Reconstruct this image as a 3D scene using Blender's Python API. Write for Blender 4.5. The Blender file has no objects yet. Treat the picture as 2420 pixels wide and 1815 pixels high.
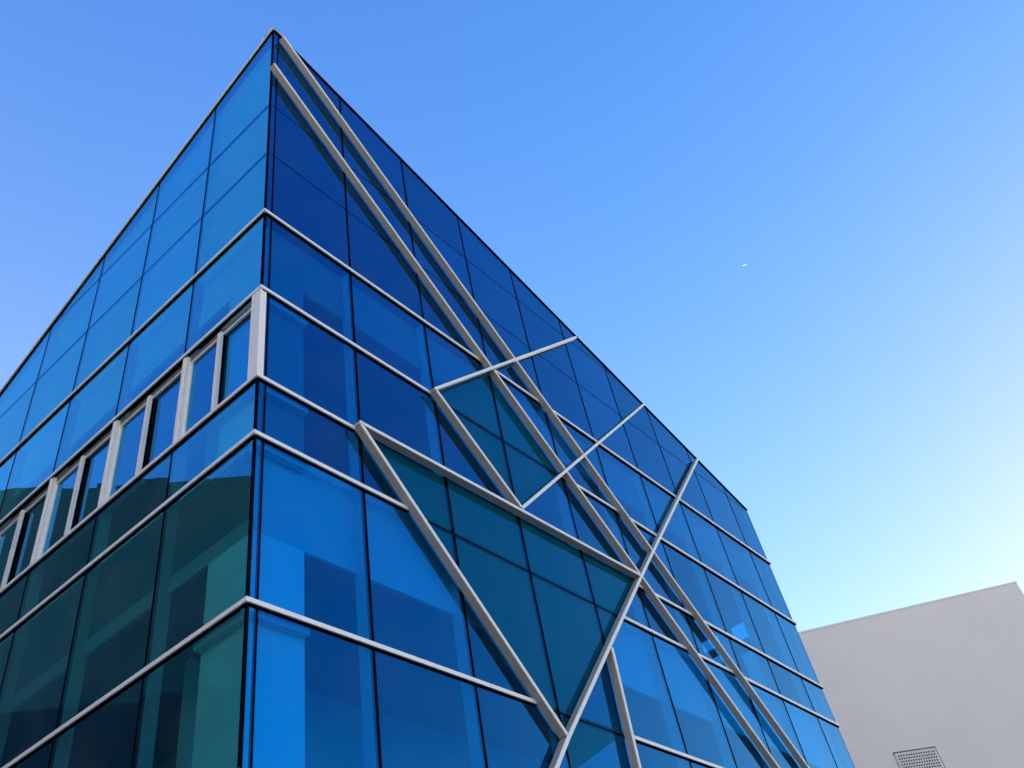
import bpy, bmesh, math, random
from mathutils import Vector, Matrix
random.seed(7)
R = math.radians
scene = bpy.context.scene
col = scene.collection
Z0 = 5.655            # height above the ground of the fifth ledge (all facade heights are measured from it)

# ------------------------------------------------------------------ helpers
def link(name, bm, mat, parent=None, smooth=False):
    bmesh.ops.remove_doubles(bm, verts=bm.verts, dist=1e-5)
    bmesh.ops.recalc_face_normals(bm, faces=bm.faces)
    me = bpy.data.meshes.new(name)
    bm.to_mesh(me); bm.free()
    if smooth:
        for p in me.polygons: p.use_smooth = True
    me.materials.append(mat)
    o = bpy.data.objects.new(name, me)
    col.objects.link(o)
    if parent is not None: o.parent = parent
    return o

def thing(name, label, cat, loc=(0, 0, 0), rz=0):
    o = bpy.data.objects.new(name, None); col.objects.link(o)
    o.location = loc; o.rotation_euler = (0, 0, rz)
    o.empty_display_size = .5
    o['label'] = label; o['category'] = cat
    return o

def hexa(bm, c):
    """c: 8 corners, bottom ring 0-3 and top ring 4-7"""
    v = [bm.verts.new(p) for p in c]
    for f in ((0, 1, 2, 3), (4, 5, 6, 7), (0, 1, 5, 4), (1, 2, 6, 5), (2, 3, 7, 6), (3, 0, 4, 7)):
        bm.faces.new([v[i] for i in f])

def box(bm, x0, x1, y0, y1, z0, z1):
    hexa(bm, [(x0, y0, z0), (x1, y0, z0), (x1, y1, z0), (x0, y1, z0),
              (x0, y0, z1), (x1, y0, z1), (x1, y1, z1), (x0, y1, z1)])

def fbox(bm, face, u0, u1, d0, d1, z0, z1):
    """box on a facade: u along it, d depth behind the glass plane, z from the reference ledge"""
    z0 += Z0; z1 += Z0
    if face == 'R': box(bm, u0, u1, d0, d1, z0, z1)
    else: box(bm, d0, d1, u0, u1, z0, z1)

def P3(face, u, d, z):
    return (u, d, z + Z0) if face == 'R' else (d, u, z + Z0)

def prism(bm, face, poly, d0, d1):
    """polygon (u, z) extruded in depth"""
    a = [bm.verts.new(P3(face, u, d0, z)) for u, z in poly]
    b = [bm.verts.new(P3(face, u, d1, z)) for u, z in poly]
    bm.faces.new(a); bm.faces.new(b[::-1])
    n = len(poly)
    for i in range(n): bm.faces.new([a[i], b[i], b[(i + 1) % n], a[(i + 1) % n]])

def bar(bm, face, a, b, w, d0, d1, ext0=0., ext1=0.):
    """rectangular bar lying in the facade from a to b (u, z): w wide in the facade, d0..d1 deep"""
    a = Vector(a); b = Vector(b); t = (b - a).normalized()
    a = a - t * ext0; b = b + t * ext1
    n = Vector((-t.y, t.x)) * (w / 2)
    prism(bm, face, [tuple(a - n), tuple(b - n), tuple(b + n), tuple(a + n)], d0, d1)

# ------------------------------------------------------------------ materials
def nodes(name):
    m = bpy.data.materials.new(name); m.use_nodes = True
    nt = m.node_tree; nt.nodes.clear()
    out = nt.nodes.new('ShaderNodeOutputMaterial')
    return m, nt, out

def solid(name, colr, rough=.5, metal=0., spec=.5, noise=0., nscale=3., bump=0., bscale=60.):
    m, nt, out = nodes(name)
    b = nt.nodes.new('ShaderNodeBsdfPrincipled')
    b.inputs['Base Color'].default_value = (*colr, 1)
    b.inputs['Roughness'].default_value = rough
    b.inputs['Metallic'].default_value = metal
    b.inputs['Specular IOR Level'].default_value = spec
    nt.links.new(b.outputs[0], out.inputs[0])
    geo = nt.nodes.new('ShaderNodeNewGeometry')
    if noise:
        n = nt.nodes.new('ShaderNodeTexNoise'); n.inputs['Scale'].default_value = nscale
        n.inputs['Detail'].default_value = 6; n.inputs['Roughness'].default_value = .65
        nt.links.new(geo.outputs['Position'], n.inputs['Vector'])
        r = nt.nodes.new('ShaderNodeMapRange')
        r.inputs['From Min'].default_value = .3; r.inputs['From Max'].default_value = .7
        r.inputs['To Min'].default_value = 1 - noise; r.inputs['To Max'].default_value = 1 + noise * .5
        nt.links.new(n.outputs['Fac'], r.inputs['Value'])
        mx = nt.nodes.new('ShaderNodeVectorMath'); mx.operation = 'SCALE'
        mx.inputs[0].default_value = colr
        nt.links.new(r.outputs[0], mx.inputs['Scale'])
        nt.links.new(mx.outputs[0], b.inputs['Base Color'])
    if bump:
        n2 = nt.nodes.new('ShaderNodeTexNoise'); n2.inputs['Scale'].default_value = bscale
        n2.inputs['Detail'].default_value = 4
        nt.links.new(geo.outputs['Position'], n2.inputs['Vector'])
        bp = nt.nodes.new('ShaderNodeBump'); bp.inputs['Strength'].default_value = bump
        bp.inputs['Distance'].default_value = .02
        nt.links.new(n2.outputs['Fac'], bp.inputs['Height'])
        nt.links.new(bp.outputs[0], b.inputs['Normal'])
    return m

def glass(name, trans, refl, r0=.12, gain=1.1, dirt=.05):
    """coated facade glass: a tinted mirror film that strengthens and whitens towards grazing angles, over a tinted clear body"""
    m, nt, out = nodes(name)
    L = nt.links.new
    def math_(op, a, b=None, clamp=False):
        n = nt.nodes.new('ShaderNodeMath'); n.operation = op; n.use_clamp = clamp
        for i, v in enumerate((a, b)):
            if v is None: continue
            if isinstance(v, (int, float)): n.inputs[i].default_value = v
            else: L(v, n.inputs[i])
        return n.outputs[0]
    geo = nt.nodes.new('ShaderNodeNewGeometry')
    n = nt.nodes.new('ShaderNodeTexNoise'); n.inputs['Scale'].default_value = .55; n.inputs['Detail'].default_value = 2
    L(geo.outputs['Position'], n.inputs['Vector'])
    bp = nt.nodes.new('ShaderNodeBump'); bp.inputs['Strength'].default_value = .05; bp.inputs['Distance'].default_value = .05
    L(n.outputs['Fac'], bp.inputs['Height'])
    dot = nt.nodes.new('ShaderNodeVectorMath'); dot.operation = 'DOT_PRODUCT'
    L(geo.outputs['Incoming'], dot.inputs[0]); L(geo.outputs['Normal'], dot.inputs[1])
    g = math_('SUBTRACT', 1., math_('ABSOLUTE', dot.outputs['Value']))
    oi = nt.nodes.new('ShaderNodeObjectInfo')       # panes differ a little from one another
    vary = math_('ADD', math_('MULTIPLY', oi.outputs['Random'], .16), .92)
    fac = math_('MULTIPLY', math_('ADD', math_('MULTIPLY', math_('POWER', g, 4.), gain), r0), vary, True)
    mixc = nt.nodes.new('ShaderNodeMix'); mixc.data_type = 'RGBA'
    L(math_('POWER', g, 3.), mixc.inputs['Factor']); mixc.inputs['A'].default_value = (*refl, 1); mixc.inputs['B'].default_value = (.35, .85, 1, 1)
    # every pane sits a fraction of a degree out of true
    ob = nt.nodes.new('ShaderNodeObjectInfo'); wn = nt.nodes.new('ShaderNodeTexWhiteNoise'); wn.noise_dimensions = '1D'
    L(ob.outputs['Random'], wn.inputs['W'])
    ctr = nt.nodes.new('ShaderNodeVectorMath'); ctr.operation = 'SUBTRACT'; L(wn.outputs['Color'], ctr.inputs[0]); ctr.inputs[1].default_value = (.5, .5, .5)
    scl = nt.nodes.new('ShaderNodeVectorMath'); scl.operation = 'SCALE'; L(ctr.outputs[0], scl.inputs[0]); scl.inputs['Scale'].default_value = .010
    tilt = nt.nodes.new('ShaderNodeVectorMath'); tilt.operation = 'ADD'; L(bp.outputs[0], tilt.inputs[0]); L(scl.outputs[0], tilt.inputs[1])
    nrm = nt.nodes.new('ShaderNodeVectorMath'); nrm.operation = 'NORMALIZE'; L(tilt.outputs[0], nrm.inputs[0])
    gl = nt.nodes.new('ShaderNodeBsdfGlossy'); gl.inputs['Roughness'].default_value = .0
    L(mixc.outputs['Result'], gl.inputs['Color']); L(nrm.outputs[0], gl.inputs['Normal'])
    tr = nt.nodes.new('ShaderNodeBsdfTransparent'); tr.inputs['Color'].default_value = (*trans, 1)
    # a thin film of dust, uneven, as on any outdoor pane
    df = nt.nodes.new('ShaderNodeBsdfDiffuse'); df.inputs['Color'].default_value = (.20, .27, .31, 1)
    n3 = nt.nodes.new('ShaderNodeTexNoise'); n3.inputs['Scale'].default_value = 1.6; n3.inputs['Detail'].default_value = 7
    L(geo.outputs['Position'], n3.inputs['Vector'])
    mr = nt.nodes.new('ShaderNodeMapRange'); mr.inputs['From Min'].default_value = .35; mr.inputs['From Max'].default_value = .75
    mr.inputs['To Min'].default_value = 0.; mr.inputs['To Max'].default_value = dirt
    L(n3.outputs['Fac'], mr.inputs['Value'])
    m0 = nt.nodes.new('ShaderNodeMixShader'); L(mr.outputs[0], m0.inputs[0])
    L(tr.outputs[0], m0.inputs[1]); L(df.outputs[0], m0.inputs[2])
    mx = nt.nodes.new('ShaderNodeMixShader')
    L(fac, mx.inputs[0]); L(m0.outputs[0], mx.inputs[1]); L(gl.outputs[0], mx.inputs[2])
    clear = nt.nodes.new('ShaderNodeBsdfTransparent'); clear.inputs['Color'].default_value = (1, 1, 1, 1)
    mb = nt.nodes.new('ShaderNodeMixShader')      # the inner surface of the pane
    L(geo.outputs['Backfacing'], mb.inputs[0])
    L(mx.outputs[0], mb.inputs[1]); L(clear.outputs[0], mb.inputs[2])
    L(mb.outputs[0], out.inputs[0])
    return m

M = dict(
    glass=glass('blue facade glass', (.07, .60, 1.), (.0, .34, 1.), .19, .76),
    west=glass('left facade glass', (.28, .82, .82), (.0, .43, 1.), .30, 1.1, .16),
    teal=glass('teal facade glass', (.03, .54, .68), (.0, .30, .95), .06, .8, .03),
    endglass=glass('end window glass', (.24, .46, .62), (.2, .4, .8), .06, .5, .05),
    pane=glass('window pane glass', (.12, .60, .80), (.0, .40, 1.), .34, 1.1, .05),
    ledge=solid('silver ledge metal', (.92, .92, .93), .5, .0, .35, .06, 4),
    fin=solid('shaded fin metal', (.42, .385, .35), .6, 0., .2, .08, 5),
    cap=solid('lit fin edge', (.86, .86, .86), .5, 0., .3, .05, 7),
    frame=solid('white window frame', (.95, .91, .87), .4, 0, .5, .05, 5),
    gasket=solid('black rubber gasket', (.004, .005, .011), .9, 0, .0),
    mull=solid('inner mullion aluminium', (.60, .62, .62), .5),
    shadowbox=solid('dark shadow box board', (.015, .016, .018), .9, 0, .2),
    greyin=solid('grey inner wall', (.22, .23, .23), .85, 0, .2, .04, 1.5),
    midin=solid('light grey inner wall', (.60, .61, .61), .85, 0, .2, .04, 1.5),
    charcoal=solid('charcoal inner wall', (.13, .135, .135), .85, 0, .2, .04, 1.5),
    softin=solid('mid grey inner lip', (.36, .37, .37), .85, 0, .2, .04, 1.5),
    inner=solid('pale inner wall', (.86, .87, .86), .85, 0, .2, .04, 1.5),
    dark=solid('dark room lining', (.14, .145, .15), .9, 0, .2),
    slab=solid('floor slab', (.14, .14, .14), .9, 0, .2),
    backing=solid('teal backing board', (.25, .265, .255), .9, 0, .2, .06, 1.2),
    paler=solid('pale sunlit render', (.82, .73, .62), .9, 0, .2, .08, .7),
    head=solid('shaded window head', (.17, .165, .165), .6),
    roof=solid('grey roof sheet', (.30, .30, .31), .7),
    coping=solid('pale coping metal', (.86, .86, .88), .5),
    stucco=solid('beige stucco', (.91, .78, .735), .92, 0, .2, .045, .4, .25, 35),
    stuccocap=solid('stucco coloured cap', (.84, .76, .76), .8, 0, .2),
    ventm=solid('painted vent sheet', (.82, .74, .71), .6, 0, .3, .06, 6),
    conc=solid('ground paving', (.15, .14, .125), .9, 0, .2, .15, .4),
    oppo=solid('dark facade cladding', (.03, .034, .032), .7, 0, .3, .1, .8),
    opwin=solid('dark window glass', (.008, .01, .012), .15, 0, .3),
    white=solid('white aircraft paint', (.85, .86, .88), .35),
)

# ------------------------------------------------------------------ facade layout
XR = [0.0] + [1.400 + 1.4015 * k for k in range(9)] + [13.56]     # mullions of the right facade
YL = [0.0] + [1.438 + 1.436 * k for k in range(8)]                # mullions of the left facade
J1, J2, L1, L2, L3, L4, L5 = 8.154, 6.862, 5.479, 4.0, 2.599, 1.824, 0.0
L6, L7 = -1.40, -2.18
GROUND = -Z0
def roofz(x, y): return 10.56 - .2700 * x - .4060 * y
def roofR(u): return roofz(u, 0)
def roofL(u): return roofz(0, u)

office = thing('glass_office_building',
               'blue glass office building with pointed corner, sloping roofline and crisscross pale metal fins', 'building')

# nodes of the fin lattice (u, z) on the right facade
ND = {'A0': (0.1155, 10.3054), 'A1': (4.8678, 5.9671), 'A2': (6.2632, 4.6933), 'A3': (7.681, 3.399), 'A4': (10.8707, 0.4873), 'B0': (-0.0443, 9.1476), 'B1': (4.1526, 5.3009), 'B2': (5.5484, 4.0214), 'B3': (7.0012, 2.6899), 'B4': (9.6432, 0.2683), 'C0': (2.7002, 3.9834), 'C1': (7.3157, 8.2448), 'E': (4.1492, 2.693), 'X0': (9.4909, 7.7247), 'F0': (1.2864, 2.6014), 'H': (4.1173, -0.3704), 'K0': (11.3807, 7.2242), 'K4': (3.7728, -0.7654), 'I0': (5.549, 1.1007), 'I1': (5.471, -0.4676)}

TEAL = [
    [ND['C0'], ND['B1'], ND['B2'], ND['E']],
    [ND['F0'], ND['B3'], ND['H']],
    [ND['I0'], ND['I1'], ND['K4']],
]
def ccw(p):
    a = sum(p[i][0] * p[(i + 1) % len(p)][1] - p[(i + 1) % len(p)][0] * p[i][1] for i in range(len(p)))
    return p if a > 0 else p[::-1]
TEAL = [ccw(p) for p in TEAL]
def inside(p, poly):
    for i in range(len(poly)):
        a, b = poly[i], poly[(i + 1) % len(poly)]
        if (b[0] - a[0]) * (p[1] - a[1]) - (b[1] - a[1]) * (p[0] - a[0]) < 0: return False
    return True

# ------------------------------------------------------------------ glass panels
def panel_cells(face, u0, u1, z0, z1, roof, name):
    """one pane; cut by the sloping roofline and by the teal fields of the lattice"""
    ra, rb = roof(u0) - .036, roof(u1) - .036
    if max(ra, rb) <= z0 + .02: return
    bm = bmesh.new()
    v = [bm.verts.new((u, 0, z)) for u, z in ((u0, z0), (u1, z0), (u1, z1), (u0, z1))]
    bm.faces.new(v)
    def cut(a, b, clear=False):
        t = Vector((b[0] - a[0], 0, b[1] - a[1])); n = Vector((-t.z, 0, t.x)).normalized()
        bmesh.ops.bisect_plane(bm, geom=bm.verts[:] + bm.edges[:] + bm.faces[:], dist=1e-5,
                               plane_co=(a[0], 0, a[1]), plane_no=n, clear_outer=clear)
    if min(ra, rb) < z1: cut((u0, ra), (u1, rb), True)
    if not bm.faces: bm.free(); return
    hit = []
    if face == 'R':
        for poly in TEAL:
            pu = [p[0] for p in poly]; pz = [p[1] for p in poly]
            if max(pu) < u0 or min(pu) > u1 or max(pz) < z0 or min(pz) > z1: continue
            hit.append(poly)
            for i in range(len(poly)): cut(poly[i], poly[(i + 1) % len(poly)])
    groups = {'blue': [], 'teal': []}
    for f in bm.faces:
        c = f.calc_center_median()
        groups['teal' if any(inside((c.x, c.z), p) for p in hit) else 'blue'].append([(q.co.x, q.co.z) for q in f.verts])
    bm.free()
    islands = []
    for key, polys in groups.items():
        left = [(p, {(round(u, 4), round(z, 4)) for u, z in p}) for p in polys]
        while left:
            p, pts = left.pop(); grp = [p]; grew = True
            while grew:
                grew = False
                for q in left[:]:
                    if len(q[1] & pts) >= 2: grp.append(q[0]); pts |= q[1]; left.remove(q); grew = True
            islands.append((key, grp))
    for key, polys in islands:
        b = bmesh.new(); cache = {}
        for poly in polys:
            vs = []
            for u, z in poly:
                k = (round(u, 4), round(z, 4))
                if k not in cache: cache[k] = b.verts.new((u, 0, z))
                if cache[k] not in vs: vs.append(cache[k])
            if len(vs) > 2: b.faces.new(vs)
        if len(b.faces) > 1: bmesh.ops.dissolve_faces(b, faces=b.faces[:], use_verts=True)
        ext = bmesh.ops.extrude_face_region(b, geom=b.faces[:])
        for q in ext['geom']:
            if isinstance(q, bmesh.types.BMVert): q.co.y += .012
        for q in b.verts: q.co = Vector(P3(face, q.co.x, q.co.y, q.co.z))
        o = link('teal_glass_panel' if key == 'teal' else name, b, M['teal' if key == 'teal' else ('west' if face == 'L' else 'glass')], office)
        if key == 'teal': o['label'] = 'dull teal green glass pane inside the fin lattice'
        elif face == 'L' : pass

GR, GL, GJ = .016, .012, .008       # half widths of the gaps
rowsR = [(J1, 11.2, 'spandrel_panel'), (J2, J1, 'spandrel_panel'), (L1, J2, 'spandrel_panel'), (L2, L1, 'glass_panel'),
         (L3, L2, 'glass_panel'), (L4, L3, 'glass_panel'), (L5, L4, 'glass_panel'), (L6, L5, 'glass_panel')]
for i in range(10):
    u0 = .115 if i == 0 else XR[i] + GR
    u1 = XR[i + 1] - (GR if i < 9 else .016)
    for z0, z1, nm in rowsR: panel_cells('R', u0, u1, z0 + GJ, z1 - GJ, roofR, nm)
for i in range(8):
    u0 = .026 if i == 0 else YL[i] + GL
    u1 = YL[i + 1] - (GL if i < 7 else 0.)
    for z0, z1, nm in rowsR:
        if z0 == L3: continue                      # the row of opening windows
        panel_cells('L', u0, u1, z0 + GJ, z1 - GJ, roofL, nm)
for face, U, g in (('R', XR, GR), ('L', YL, GL)):
    bm = bmesh.new()
    for i in range(len(U) - 1):
        for z0, z1 in ((L7, L6), (-4.0, L7), (GROUND + .1, -4.0)):
            fbox(bm, face, (.115 if i == 0 else U[i] + g), U[i + 1] - g, 0, .012, z0 + GJ, z1 - GJ)
    link('lower_glazing', bm, M['glass' if face == 'R' else 'west'], office)

# narrow glass edge beside the corner
bm = bmesh.new(); prism(bm, 'R', [(.022, L6), (.088, L6), (.088, roofR(.08) - .05), (.022, roofR(.03) - .05)], 0, .012)
link('corner_glass_strip', bm, M['glass'], office)
bm = bmesh.new()
prism(bm, 'R', [(-.006, GROUND), (.018, GROUND), (.018, roofR(.02) - .05), (-.006, roofR(0) - .05)], -.006, .022)
link('corner_post', bm, M['gasket'], office)
bm = bmesh.new(); prism(bm, 'R', [(13.545, 0 - Z0), (13.562, 0 - Z0), (13.562, roofR(13.56) - .03), (13.545, roofR(13.56) - .03)], .0005, .2)
link('end_post', bm, M['gasket'], office)

# ------------------------------------------------------------------ mullions, joints
def mullion(face, u, w, roof, up, low=GROUND, blade=True):
    bm = bmesh.new()
    fbox(bm, face, u - .028, u + .028, .034, .165, low, min(L1 - .05, roof(u) - .12))
    o = link('mullion', bm, M['mull' if face == 'R' else 'softin'], office)
    bm = bmesh.new()
    fbox(bm, face, u - w / 2, u + w / 2, -.003, .030, low, roof(u) + up)
    link('gasket', bm, M['gasket'], o)
for i in range(1, 10): mullion('R', XR[i], .034, roofR, .055)
for i in range(1, 8): mullion('L', YL[i], .025, roofL, -.03)
bm = bmesh.new(); fbox(bm, 'R', .092, .110, -.002, .030, GROUND, roofR(.1) - .06); link('corner_gasket', bm, M['gasket'], office)
def joint(face, u0, u1, z, h):
    bm = bmesh.new(); fbox(bm, face, u0, u1, -.0015, .026, z - h / 2, z + h / 2)
    return link('joint_strip', bm, M['gasket'], office)
for z in (J1, J2):
    joint('R', .05, min(13.55, (10.56 - .08 - z) / .27), z, .017)
    joint('L', .05, min(11.4, (10.56 - .08 - z) / .406), z, .016)

# ------------------------------------------------------------------ ledges
def spans(z):
    """stretches of the right facade at height z that lie outside the teal fields"""
    cuts = []
    for poly in TEAL:
        xs = []
        for i in range(len(poly)):
            a, b = poly[i], poly[(i + 1) % len(poly)]
            if (a[1] - z) * (b[1] - z) < 0: xs.append(a[0] + (z - a[1]) / (b[1] - a[1]) * (b[0] - a[0]))
        if len(xs) == 2: cuts.append((min(xs), max(xs)))
    return sorted(cuts)
LH = .044
def ledge(face, u0, u1, z, miter=False):
    bm = bmesh.new()
    if miter:       # mitred at the corner of the building
        a = [(-.034, -.034), (0, 0), ]
        sw = (lambda u, d: (u, d)) if face == 'R' else (lambda u, d: (d, u))
        pts = [(-.034, -.034), (u1, -.034), (u1, -.001), (-.001, -.001)]
        pts = [sw(*p) for p in pts]
        hexa(bm, [(p[0], p[1], z - LH + Z0) for p in pts] + [(p[0], p[1], z + Z0) for p in pts])
    else: fbox(bm, face, u0, u1, -.034, -.001, z - LH, z)
    o = link('ledge', bm, M['ledge'], office)
    bm = bmesh.new(); fbox(bm, face, max(u0, -.002), u1 - .004, -.018, .014, z - LH - .013, z - LH - .001)
    link('gasket', bm, M['gasket'], o)
for z in (L1, L2, L3, L4, L5, L6):
    cu = spans(z)
    if z == L3: cu = [(ND['F0'][0] + .01, ND['B3'][0])]
    s = 0.
    for a, b in cu + [(13.60, None)]:
        if a - s > .06: ledge('R', s, a, z, miter=(s == 0.))
        if b is None: break
        if z not in (L3, L6): joint('R', a, b, z - .03, .022)
        s = b
    ledge('L', 0, 11.45, z, miter=True)
    for face, end in (('R', .69), ('L', .77)):      # the short transom on the corner pier, behind the glass
        if z == L1: continue
        bm = bmesh.new(); fbox(bm, face, .14, end, .036, .118, z - .11, z - .02)
        link('inner_transom', bm, M['mull'], office)

# ------------------------------------------------------------------ coping
bm = bmesh.new(); bar(bm, 'L', (-.03, roofL(-.03) - .010), (11.5, roofL(11.5) - .010), .030, -.036, .204)
link('coping', bm, M['coping'], office)
bm = bmesh.new(); bar(bm, 'L', (-.01, roofL(-.01) - .031), (11.5, roofL(11.5) - .031), .011, -.016, .10)
link('coping_shadow_gap', bm, M['gasket'], office)
bm = bmesh.new(); bar(bm, 'R', (-.03, roofR(-.03) - .009), (13.57, roofR(13.57) - .009), .014, -.022, .204)
link('coping', bm, M['gasket'], office)['label'] = 'dark thin roof edge'
bm = bmesh.new(); bar(bm, 'R', (.0, roofR(0) - .0245), (13.57, roofR(13.57) - .0245), .016, -.010, .10)
link('coping_shadow_gap', bm, M['gasket'], office)

# ------------------------------------------------------------------ fins
def fin(a, b, w=.042, e0=0., e1=0., d0=-.125, d1=-.022):  # dark web and pale front edge: shade and light put into colour
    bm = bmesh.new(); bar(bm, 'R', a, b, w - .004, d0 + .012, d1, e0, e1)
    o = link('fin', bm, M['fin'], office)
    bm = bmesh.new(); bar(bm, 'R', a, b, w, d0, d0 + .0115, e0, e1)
    link('lit_edge', bm, M['cap'], o)
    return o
def seg(keys, w=.042, e0=0., e1=0., **k):
    for i in range(len(keys) - 1):
        fin(ND[keys[i]], ND[keys[i + 1]], w, e0 if i == 0 else -.027, e1 if i == len(keys) - 2 else -.027, **k)
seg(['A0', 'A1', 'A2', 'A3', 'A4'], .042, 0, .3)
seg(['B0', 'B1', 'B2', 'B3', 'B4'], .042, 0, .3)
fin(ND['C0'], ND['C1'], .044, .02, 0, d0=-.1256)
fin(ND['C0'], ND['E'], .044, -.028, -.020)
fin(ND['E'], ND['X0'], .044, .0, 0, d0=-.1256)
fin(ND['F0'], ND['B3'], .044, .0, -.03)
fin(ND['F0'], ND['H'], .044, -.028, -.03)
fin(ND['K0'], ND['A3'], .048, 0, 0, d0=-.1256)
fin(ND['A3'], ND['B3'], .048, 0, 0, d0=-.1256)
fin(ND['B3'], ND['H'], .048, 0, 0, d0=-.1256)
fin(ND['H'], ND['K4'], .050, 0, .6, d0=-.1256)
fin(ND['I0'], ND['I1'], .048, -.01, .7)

# boards behind the teal panes
for poly in TEAL:
    c = Vector((sum(p[0] for p in poly) / len(poly), sum(p[1] for p in poly) / len(poly)))
    bm = bmesh.new()
    prism(bm, 'R', poly, .0262, .0325)
    o = link('backing_board', bm, M['backing'], office)

# ------------------------------------------------------------------ inner walls, floors
ZT = (.98, 4.74); ZB = (-1.9, 1.95)         # tops and bottoms of the inner openings
D0, D1 = .137, .200
LIP = .18
def inner_wall(face, pier, end, roof):
    st = .125 if face == 'R' else D1 + .002
    top = L1 - .05
    split = ZB[1] - .03
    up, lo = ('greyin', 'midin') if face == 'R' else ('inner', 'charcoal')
    # upper storey, lower storey, parapet; wall, pier and lip tones imitate the light behind the glass
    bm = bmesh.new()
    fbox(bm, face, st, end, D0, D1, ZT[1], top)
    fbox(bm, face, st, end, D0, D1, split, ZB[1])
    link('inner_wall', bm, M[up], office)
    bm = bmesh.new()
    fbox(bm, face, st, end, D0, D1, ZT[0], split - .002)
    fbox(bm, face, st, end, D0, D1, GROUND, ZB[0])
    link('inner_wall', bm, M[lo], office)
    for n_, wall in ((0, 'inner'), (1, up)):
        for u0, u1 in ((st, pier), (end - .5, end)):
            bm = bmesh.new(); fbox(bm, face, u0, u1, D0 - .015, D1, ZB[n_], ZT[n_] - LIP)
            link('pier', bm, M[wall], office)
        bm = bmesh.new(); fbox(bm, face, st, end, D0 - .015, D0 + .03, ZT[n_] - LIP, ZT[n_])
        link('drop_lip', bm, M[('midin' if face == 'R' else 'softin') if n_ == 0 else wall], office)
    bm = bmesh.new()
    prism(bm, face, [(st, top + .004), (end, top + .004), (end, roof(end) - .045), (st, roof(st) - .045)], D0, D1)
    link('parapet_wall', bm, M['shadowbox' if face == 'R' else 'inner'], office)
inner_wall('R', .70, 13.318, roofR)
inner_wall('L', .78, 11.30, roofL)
bm = bmesh.new(); box(bm, .36, 13.2, .36, 11.2, Z0 + ZT[0] + .02, Z0 + ZB[1] - .02); link('floor_slab', bm, M['slab'], office)
bm = bmesh.new(); box(bm, .36, 13.2, .36, 11.2, Z0 + ZT[1] + .03, Z0 + ZT[1] + .1); link('ceiling', bm, M['slab'], office)
bm = bmesh.new(); box(bm, .36, 13.2, .36, 11.2, Z0 + ZB[0] - .3, Z0 + ZB[0] - .02); link('floor_slab', bm, M['slab'], office)
bm = bmesh.new()
for z0, z1 in ((ZB[0], ZT[0]), (ZB[1], ZT[1])):
    box(bm, 2.5, 2.6, 4.2, 11.2, Z0 + z0, Z0 + z1)
link('partition_wall', bm, M['dark'], office)
bm = bmesh.new()
for z0, z1 in ((ZB[0], ZT[0]), (ZB[1], ZT[1])): box(bm, 1.2, 13.2, 2.6, 2.7, Z0 + z0, Z0 + z1)
link('partition_wall', bm, M['midin'], office)
# end wall with its window openings, rear wall, roof
def holed(bm, x0, x1, ys, zs, holes):
    for i in range(len(ys) - 1):
        for j in range(len(zs) - 1):
            yc, zc = (ys[i] + ys[i + 1]) / 2, (zs[j] + zs[j + 1]) / 2
            if any(h[0] < yc < h[1] and h[2] < zc < h[3] for h in holes): continue
            box(bm, x0, x1, ys[i], ys[i + 1], Z0 + zs[j], Z0 + zs[j + 1])
holes = [(.92, 1.33, 4.05, 4.48), (.92, 1.31, 2.7, 3.85), (1.58, 2.1, 4.16, 4.48), (1.58, 2.1, 2.7, 4.05), (2.4, 2.95, 2.7, 4.48)]
ys = sorted({.036, 11.2, *[h[0] for h in holes], *[h[1] for h in holes]})
zs = sorted({GROUND, 4.74, *[h[2] for h in holes], *[h[3] for h in holes]})
bm = bmesh.new(); holed(bm, 13.32, 13.50, ys, zs, holes)
a = [(.036, 4.742), (5.2, 4.742), (.036, roofz(13.4, .036) - .14)]
vs0 = [bm.verts.new((13.32, y, z + Z0)) for y, z in a]; vs1 = [bm.verts.new((13.50, y, z + Z0)) for y, z in a]
bm.faces.new(vs0); bm.faces.new(vs1[::-1])
for i in range(3): bm.faces.new([vs0[i], vs1[i], vs1[(i + 1) % 3], vs0[(i + 1) % 3]])
link('end_wall', bm, M['greyin'], office)
for h in holes:
    bm = bmesh.new(); box(bm, 13.38, 13.392, h[0] + .002, h[1] - .002, Z0 + h[2] + .002, Z0 + h[3] - .002)
    link('end_window', bm, M['endglass'], office)
bm = bmesh.new(); box(bm, .36, 13.50, 11.32, 11.5, 0, Z0 + 2.0); link('rear_wall', bm, M['inner'], office)
bm = bmesh.new()
c = [(x, y, roofz(x, y) - dz + Z0) for dz in (.13, .03) for x, y in ((.205, .205), (13.5, .205), (13.5, 11.5), (.205, 11.5))]
hexa(bm, c); link('roof', bm, M['roof'], office)

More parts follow.
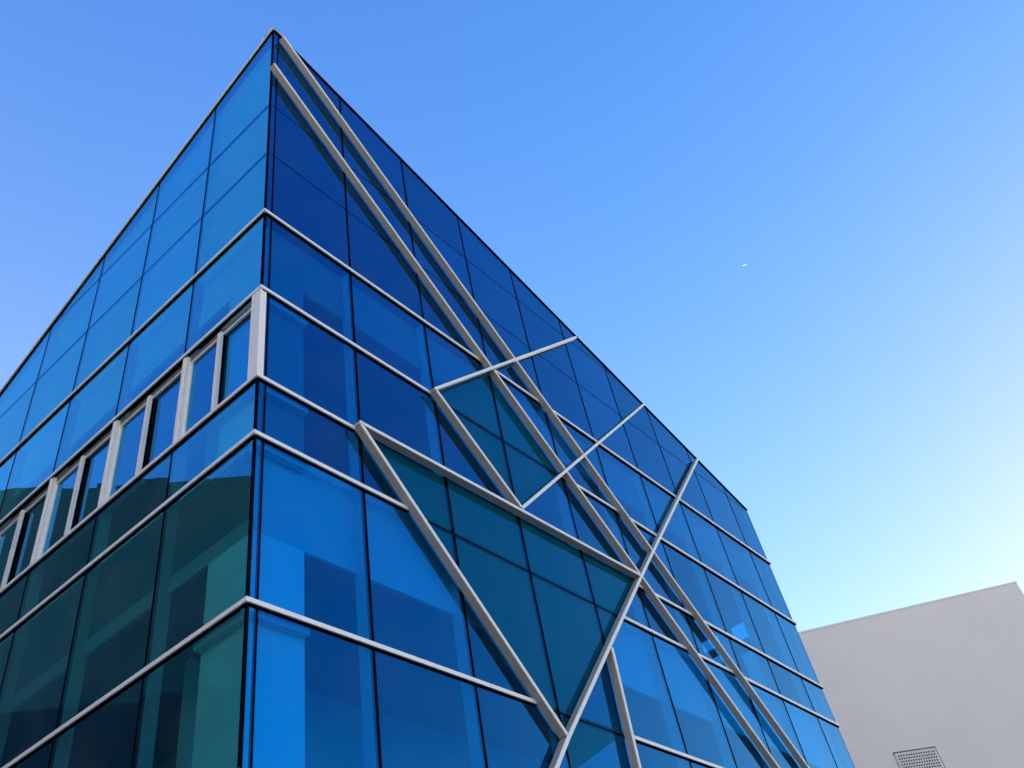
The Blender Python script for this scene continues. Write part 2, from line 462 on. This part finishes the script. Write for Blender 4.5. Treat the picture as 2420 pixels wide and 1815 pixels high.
# ------------------------------------------------------------------ opening windows of the left facade
zt, zb = L2 - LH - .03, L3
bm = bmesh.new()
fbox(bm, 'L', -.014, .138, -.024, .06, zb, L2 - LH - .001)
link('corner_trim', bm, M['frame'], office)['label'] = 'broad warm white post at the corner'
for k in range(8):
    y0 = .138 if k == 0 else YL[k] + .004
    y1 = YL[k + 1] + .004
    yj = y1 - .102; ym = (y0 + yj) / 2
    bm = bmesh.new()
    fbox(bm, 'L', yj, y1 - .066, -.014, .115, zb, zt)                 # broad jamb in three steps
    fbox(bm, 'L', y1 - .066, y1 - .03, -.026, .115, zb, zt)
    fbox(bm, 'L', y1 - .03, y1, -.010, .115, zb, zt)
    fbox(bm, 'L', y0, yj, .026, .050, zt - .105, zt - .080)           # bright rail under the head
    fbox(bm, 'L', ym - .028, ym + .028, -.012, .028, zb, zt - .08)    # middle post
    fbox(bm, 'L', y0, ym - .028, .0, .115, zb, zb + .03)              # sill
    fbox(bm, 'L', ym + .028, yj, .0, .115, zb, zb + .03)
    fbox(bm, 'L', yj - .03, yj, .035, .075, zb + .03, zt - .105)      # slim sash of the outer leaf
    w = link('window', bm, M['frame'], office)
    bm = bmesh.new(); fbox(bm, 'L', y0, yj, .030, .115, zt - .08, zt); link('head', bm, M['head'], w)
    bm = bmesh.new(); fbox(bm, 'L', ym - .026, ym + .026, .029, .066, zb + .001, zt - .106); link('gasket', bm, M['gasket'], w)
    bm = bmesh.new(); fbox(bm, 'L', ym + .028, yj - .03, .052, .062, zb + .03, zt - .112); link('pane', bm, M['pane'], w)
    bm = bmesh.new(); fbox(bm, 'L', y0, ym - .028, .066, .076, zb + .03, zt - .105); link('pane', bm, M['pane'], w)

# ------------------------------------------------------------------ camera
cam_d = bpy.data.cameras.new('camera'); cam = bpy.data.objects.new('camera', cam_d); col.objects.link(cam)
scene.camera = cam
CAM = Vector((-3.94506566, -5.40458961, -4.05532473 + Z0))
r0 = Vector((0.64159123, -0.74965015, -0.16243568)); r1 = Vector((0.44689713, 0.53743928, -0.71515171)); r2 = Vector((0.6234129, 0.38624303, 0.67983283))
m = Matrix((r0, -r1, -r2)).transposed().to_4x4(); m.translation = CAM
cam.matrix_world = m
cam_d.sensor_width = 36; cam_d.lens = 2096.3555 / 2420 * 36
cam_d.clip_start = .05; cam_d.clip_end = 60000
def sky_ray(px, py):
    return r0 * ((px - 1210) / 2096.3555) + r1 * ((py - 907.5) / 2096.3555) + r2

# ------------------------------------------------------------------ beige building on the right
PHI = R(43); n2 = Vector((math.cos(PHI), math.sin(PHI), 0)); t2 = Vector((-math.sin(PHI), math.cos(PHI), 0))   # t2 runs to the left
DW = 23.
def on_wall(az, el):
    d = Vector((math.cos(R(az)), math.sin(R(az)), math.tan(R(el))))
    k = DW / d.dot(n2)
    p = CAM + d * k
    return (p - CAM).dot(t2), p.z
tl = on_wall(17.105, 23.1376); tr = on_wall(4.2197, 21.4634)
sl = (tr[1] - tl[1]) / (tr[0] - tl[0])
uL = tl[0] + 2.2; zL = tl[1] + sl * (uL - tl[0]); uR, zR = tr
base = CAM + n2 * DW; base.z = 0
stucco = thing('stucco_building', 'plain beige stucco building with sloping roof edge behind the glass office', 'building', tuple(base), 0)
def W(u, d, z): q = t2 * u + n2 * d; return (q.x, q.y, z)
def wprism(bm, poly, d0, d1):
    a = [bm.verts.new(W(u, d0, z)) for u, z in poly]; b = [bm.verts.new(W(u, d1, z)) for u, z in poly]
    bm.faces.new(a); bm.faces.new(b[::-1])
    for i in range(len(poly)): j = (i + 1) % len(poly); bm.faces.new([a[i], b[i], b[j], a[j]])
vt = [on_wall(14.8425, 15.4993), on_wall(12.6621, 15.1636)]
vz = (vt[0][1] + vt[1][1]) / 2; vu1, vu0 = vt[0][0], vt[1][0]
vslope = (vt[0][1] - vt[1][1]) / (vu1 - vu0)
vh = (vu1 - vu0) * .92
bm = bmesh.new()
wprism(bm, [(uR, 0), (uL, 0), (uL, zL - .06), (uR, zR - .06)], 0, 12)
link('wall', bm, M['stucco'], stucco)
bm = bmesh.new(); wprism(bm, [(uR - .008, zR - .06), (uL, zL - .06), (uL, zL), (uR - .008, zR)], -.012, 12)
link('parapet_cap', bm, M['stuccocap'], stucco)
bm = bmesh.new()
nx, nz = 15, 13
ang = [math.pi / 8 + k * math.pi / 4 for k in range(8)]
def vpt(fu, fz, d):
    u = vu0 + (vu1 - vu0) * fu; z = vt[1][1] + vslope * (u - vu0) - vh * (1 - fz)
    return W(u, d, z)
mg = .04
for i in range(nx):
    for j in range(nz):
        a0, a1 = mg + (1 - 2 * mg) * i / nx, mg + (1 - 2 * mg) * (i + 1) / nx
        b0, b1 = mg + (1 - 2 * mg) * j / nz, mg + (1 - 2 * mg) * (j + 1) / nz
        ca, cb = (a0 + a1) / 2, (b0 + b1) / 2
        sh = 0.12 * (1 if j % 2 else -1) * (a1 - a0)
        ra, rb = (a1 - a0) * .35, (b1 - b0) * .35
        outer = [(a1, cb), (a1, b1), (ca, b1), (a0, b1), (a0, cb), (a0, b0), (ca, b0), (a1, b0)]
        inn = [(ca + sh + ra * math.cos(k * math.pi / 4), cb + rb * math.sin(k * math.pi / 4)) for k in range(8)]
        ov = [bm.verts.new(vpt(*p, -.035)) for p in outer]; iv = [bm.verts.new(vpt(*p, -.035)) for p in inn]
        jv = [bm.verts.new(vpt(*p, -.015)) for p in inn]
        for k in range(8):
            l = (k + 1) % 8
            bm.faces.new([ov[k], ov[l], iv[l], iv[k]]); bm.faces.new([iv[k], iv[l], jv[l], jv[k]])
for f0 in ((0, 0, 1, mg), (0, 1 - mg, 1, 1), (0, mg, mg, 1 - mg), (1 - mg, mg, 1, 1 - mg)):
    q = [bm.verts.new(vpt(a, b, -.035)) for a, b in ((f0[0], f0[1]), (f0[2], f0[1]), (f0[2], f0[3]), (f0[0], f0[3]))]
    bm.faces.new(q)
vent = link('vent_grille', bm, M['ventm'], stucco); vent['label'] = 'square perforated vent panel'
bm = bmesh.new()
wprism(bm, [(vu0 + .02, vt[1][1] - vh + .02), (vu1 - .02, vt[0][1] - vh + .02), (vu1 - .02, vt[0][1] - .02), (vu0 + .02, vt[1][1] - .02)], -.012, -.004)
link('backing', bm, M['gasket'], vent)
bm = bmesh.new()
wprism(bm, [(vu0 - .02, vt[1][1]), (vu1 + .02, vt[0][1]), (vu1 + .02, vt[0][1] + .03), (vu0 - .02, vt[1][1] + .03)], -.04, -.001)
wprism(bm, [(vu0 - .02, vt[1][1] - vh), (vu0 - .002, vt[1][1] - vh), (vu0 - .002, vt[1][1]), (vu0 - .02, vt[1][1])], -.03, -.001)
link('frame', bm, solid('vent shadow line', (.10, .10, .11), .6), vent)  # dark strips painted in as the shadow line at top and side

# ------------------------------------------------------------------ dark building across the lane, seen mirrored in the left facade
PO = R(133); n3 = Vector((math.cos(PO), math.sin(PO), 0)); t3 = Vector((-math.sin(PO), math.cos(PO), 0))
DO = 24.; virt = Vector((-CAM.x, CAM.y, 0)); ob = virt + n3 * DO; HO = DO * .804 + CAM.z
opp = thing('dark_building', 'dark flat roofed building mirrored in the left glass facade', 'building', tuple(ob))
def V(u, d, z): q = t3 * u + n3 * d; return (q.x, q.y, z)
def vbox(bm, u0, u1, d0, d1, z0, z1):
    hexa(bm, [V(u0, d0, z0), V(u1, d0, z0), V(u1, d1, z0), V(u0, d1, z0), V(u0, d0, z1), V(u1, d0, z1), V(u1, d1, z1), V(u0, d1, z1)])
bm = bmesh.new(); vbox(bm, -26, 14, 0, 10, 0, HO); link('wall', bm, M['oppo'], opp)
bm = bmesh.new(); vbox(bm, -25, 13, -.05, -.004, 2.0, 13.4)
link('lower_dark_band', bm, M['opwin'], opp)  # dark band over the lower part of the wall
bm = bmesh.new()
ua = -DO * math.tan(PO - R(115.3))
vbox(bm, ua - .05, ua + .05, .3, .4, HO, HO + .7); vbox(bm, ua - .22, ua + .22, .2, .5, HO, HO + .35)
link('antenna', bm, M['oppo'], opp)

# ------------------------------------------------------------------ unseen pale building added in the west so that sun on it lights the shaded facades
pale = thing('bounce_building', 'pale building added out of view, bouncing sun onto the left facade of the glass office', 'building', (-20, -12, 0))
bm = bmesh.new(); box(bm, -12, 0, -24, 17, 0, 15); link('wall', bm, M['paler'], pale)
bm = bmesh.new(); box(bm, -12.1, .1, -24.1, 17.1, 15.002, 15.25); link('parapet_cap', bm, M['coping'], pale)
for k in range(6):
    for z_ in (2., 6., 10.):
        bm = bmesh.new(); box(bm, -.05, .004, -21 + k * 6.3, -18.6 + k * 6.3, z_, z_ + 1.7); wn = link('window', bm, M['opwin'], pale)
        bm = bmesh.new(); box(bm, -.05, .06, -21.1 + k * 6.3, -18.5 + k * 6.3, z_ - .1, z_ - .002); link('sill', bm, M['coping'], wn)

# ------------------------------------------------------------------ ground
bm = bmesh.new(); q = [bm.verts.new((x, y, 0)) for x, y in ((-4000, -4000), (4000, -4000), (4000, 4000), (-4000, 4000))]; bm.faces.new(q)
g = link('ground', bm, M['conc']); g['kind'] = 'structure'

# ------------------------------------------------------------------ aeroplane
pd = sky_ray(1760, 626).normalized(); pc = CAM + pd * 5200
dirp = (sky_ray(1764.5, 624.3).normalized() - sky_ray(1755.5, 628.2).normalized()); dirp.z *= 1.0
fw = Vector((dirp.x, dirp.y, dirp.z)).normalized()
lat = fw.cross(Vector((0, 0, 1))).normalized(); upv = lat.cross(fw).normalized()
air = thing('airplane', 'tiny white airplane high in the blue sky right of the roofline', 'airplane')
air.location = pc
rings = [(-13, .25, .9), (-9, 1.2, .5), (-4, 2.0, 0), (7, 2.0, 0), (10.5, 1.7, -.1), (12.6, .8, -.3), (13, .1, -.4)]
bm = bmesh.new(); prev = None
for s, rr, oz in rings:
    ring = [bm.verts.new(fw * s + lat * (rr * math.cos(a)) + upv * (rr * math.sin(a) + oz)) for a in [k * math.tau / 12 for k in range(12)]]
    if prev:
        for k in range(12): bm.faces.new([prev[k], prev[(k + 1) % 12], ring[(k + 1) % 12], ring[k]])
    else: bm.faces.new(ring[::-1])
    prev = ring
bm.faces.new(prev); link('fuselage', bm, M['white'], air, True)
glow_m, lnt, lout = nodes('added white glow')
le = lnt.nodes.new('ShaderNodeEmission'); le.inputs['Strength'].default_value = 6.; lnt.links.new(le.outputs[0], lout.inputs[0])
for s_ in (-8.5, -3., 3., 8.5):  # glowing balls added so the backlit airplane reads white
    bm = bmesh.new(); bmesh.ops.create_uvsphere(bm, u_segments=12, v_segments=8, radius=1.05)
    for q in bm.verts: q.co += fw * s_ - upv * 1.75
    link('added_glow', bm, glow_m, air, True)
def wing(pts, th, name, vert=False):
    bm = bmesh.new()
    n = lat if vert else upv
    P = [(fw * s + (upv * l if vert else lat * l + upv * h)) for s, l, h in pts]
    hexa(bm, [p - n * th for p in P] + [p + n * th for p in P])
    link(name, bm, M['white'], air)
for sd in (-1, 1):
    wing([(3.5, sd * 1.5, -.8), (-1.5, sd * 1.5, -.8), (-5, sd * 13, .3), (-3.6, sd * 13, .3)], .18, 'wing')
    wing([(-9.5, sd * .6, .8), (-12, sd * .6, .8), (-13.2, sd * 4.6, 1.), (-12, sd * 4.6, 1.)], .1, 'tailplane')
wing([(-8.8, 1.2, 0), (-12.4, 1.2, 0), (-13.8, 6, 0), (-12, 6, 0)], .15, 'tail_fin', True)

# ------------------------------------------------------------------ light
SUN_AZ, SUN_EL = .5, 26.
sd = Vector((math.cos(R(SUN_AZ)) * math.cos(R(SUN_EL)), math.sin(R(SUN_AZ)) * math.cos(R(SUN_EL)), math.sin(R(SUN_EL))))
ld = bpy.data.lights.new('sun', 'SUN'); ld.energy = 4.5; ld.angle = R(.5); ld.color = (1, .93, .83)
lo = bpy.data.objects.new('sun', ld); col.objects.link(lo)
lo.rotation_euler = sd.to_track_quat('Z', 'Y').to_euler()
w = bpy.data.worlds.new('World'); scene.world = w; w.use_nodes = True
nt = w.node_tree; nt.nodes.clear()
out = nt.nodes.new('ShaderNodeOutputWorld'); bg = nt.nodes.new('ShaderNodeBackground'); nt.links.new(bg.outputs[0], out.inputs[0])
sky = nt.nodes.new('ShaderNodeTexSky'); sky.sky_type = 'NISHITA'; sky.sun_disc = False
sky.sun_elevation = R(SUN_EL); sky.sun_rotation = R(90 - SUN_AZ)
sky.altitude = 0; sky.air_density = 1.0; sky.dust_density = 0.; sky.ozone_density = 1.0
STRENGTH = .12
# the saturated clear-day blue of the photograph: each channel of the physical sky is graded (power, height falloff, gain)
tc = nt.nodes.new('ShaderNodeTexCoord'); sx = nt.nodes.new('ShaderNodeSeparateXYZ'); nt.links.new(tc.outputs['Generated'], sx.inputs[0])
sc_ = nt.nodes.new('ShaderNodeSeparateColor'); nt.links.new(sky.outputs[0], sc_.inputs[0])
cc = nt.nodes.new('ShaderNodeCombineColor')
zc = nt.nodes.new('ShaderNodeClamp'); nt.links.new(sx.outputs['Z'], zc.inputs['Value'])
gd = nt.nodes.new('ShaderNodeVectorMath'); gd.operation = 'DOT_PRODUCT'; nt.links.new(tc.outputs['Generated'], gd.inputs[0])
gd.inputs[1].default_value = (math.cos(R(-14)) * math.cos(R(20)), math.sin(R(-14)) * math.cos(R(20)), math.sin(R(20)))
def wmath(op, a, b):
    n = nt.nodes.new('ShaderNodeMath'); n.operation = op
    for i, v in enumerate((a, b)):
        if isinstance(v, (int, float)): n.inputs[i].default_value = v
        else: nt.links.new(v, n.inputs[i])
    return n.outputs[0]
glow = wmath('POWER', wmath('MAXIMUM', gd.outputs['Value'], 0.), 10.)            # paler towards the sun
away = wmath('POWER', wmath('MAXIMUM', sx.outputs['Y'], 0.), 2.)                 # thin haze on the far left
for i, (g_, b_, h_, k_, l_) in enumerate(((.283, -.452, -2.008, .801, 1.023), (.426, -.362, -1.066, .166, .41), (.362, -.499, .039, .07, .268))):
    p = nt.nodes.new('ShaderNodeMath'); p.operation = 'POWER'; nt.links.new(sc_.outputs[i], p.inputs[0]); p.inputs[1].default_value = g_
    e = nt.nodes.new('ShaderNodeMath'); e.operation = 'MULTIPLY_ADD'; nt.links.new(zc.outputs[0], e.inputs[0]); e.inputs[1].default_value = h_
    e.inputs[2].default_value = b_ - math.log(STRENGTH)
    ex = wmath('ADD', e.outputs[0], wmath('ADD', wmath('MULTIPLY', glow, k_), wmath('MULTIPLY', away, l_)))
    x = nt.nodes.new('ShaderNodeMath'); x.operation = 'EXPONENT'; nt.links.new(ex, x.inputs[0])
    y = nt.nodes.new('ShaderNodeMath'); y.operation = 'MULTIPLY'; nt.links.new(p.outputs[0], y.inputs[0]); nt.links.new(x.outputs[0], y.inputs[1])
    nt.links.new(y.outputs[0], cc.inputs[i])
hz = nt.nodes.new('ShaderNodeMath'); hz.operation = 'MULTIPLY'; nt.links.new(zc.outputs[0], hz.inputs[0]); hz.inputs[1].default_value = -1 / .13
he = nt.nodes.new('ShaderNodeMath'); he.operation = 'EXPONENT'; nt.links.new(hz.outputs[0], he.inputs[0])
hc = nt.nodes.new('ShaderNodeCombineColor')          # a slightly warm, pale haze low over the horizon
for i, a_ in enumerate((3.6, 1.35, 1.25)):
    nt.links.new(wmath('ADD', wmath('MULTIPLY', he.outputs[0], a_), 1.), hc.inputs[i])
hv = nt.nodes.new('ShaderNodeVectorMath'); hv.operation = 'MULTIPLY'; nt.links.new(cc.outputs[0], hv.inputs[0]); nt.links.new(hc.outputs[0], hv.inputs[1])
nt.links.new(hv.outputs[0], bg.inputs['Color']); bg.inputs['Strength'].default_value = STRENGTH
vs = scene.view_settings; scene.display_settings.display_device = 'sRGB'
vs.view_transform = 'Standard'; vs.look = 'None'; vs.exposure = 0.; vs.gamma = 1; vs.use_curve_mapping = False
scene.cycles.max_bounces = 10; scene.cycles.transparent_max_bounces = 16; scene.cycles.sample_clamp_indirect = 6
scene.render.film_transparent = False
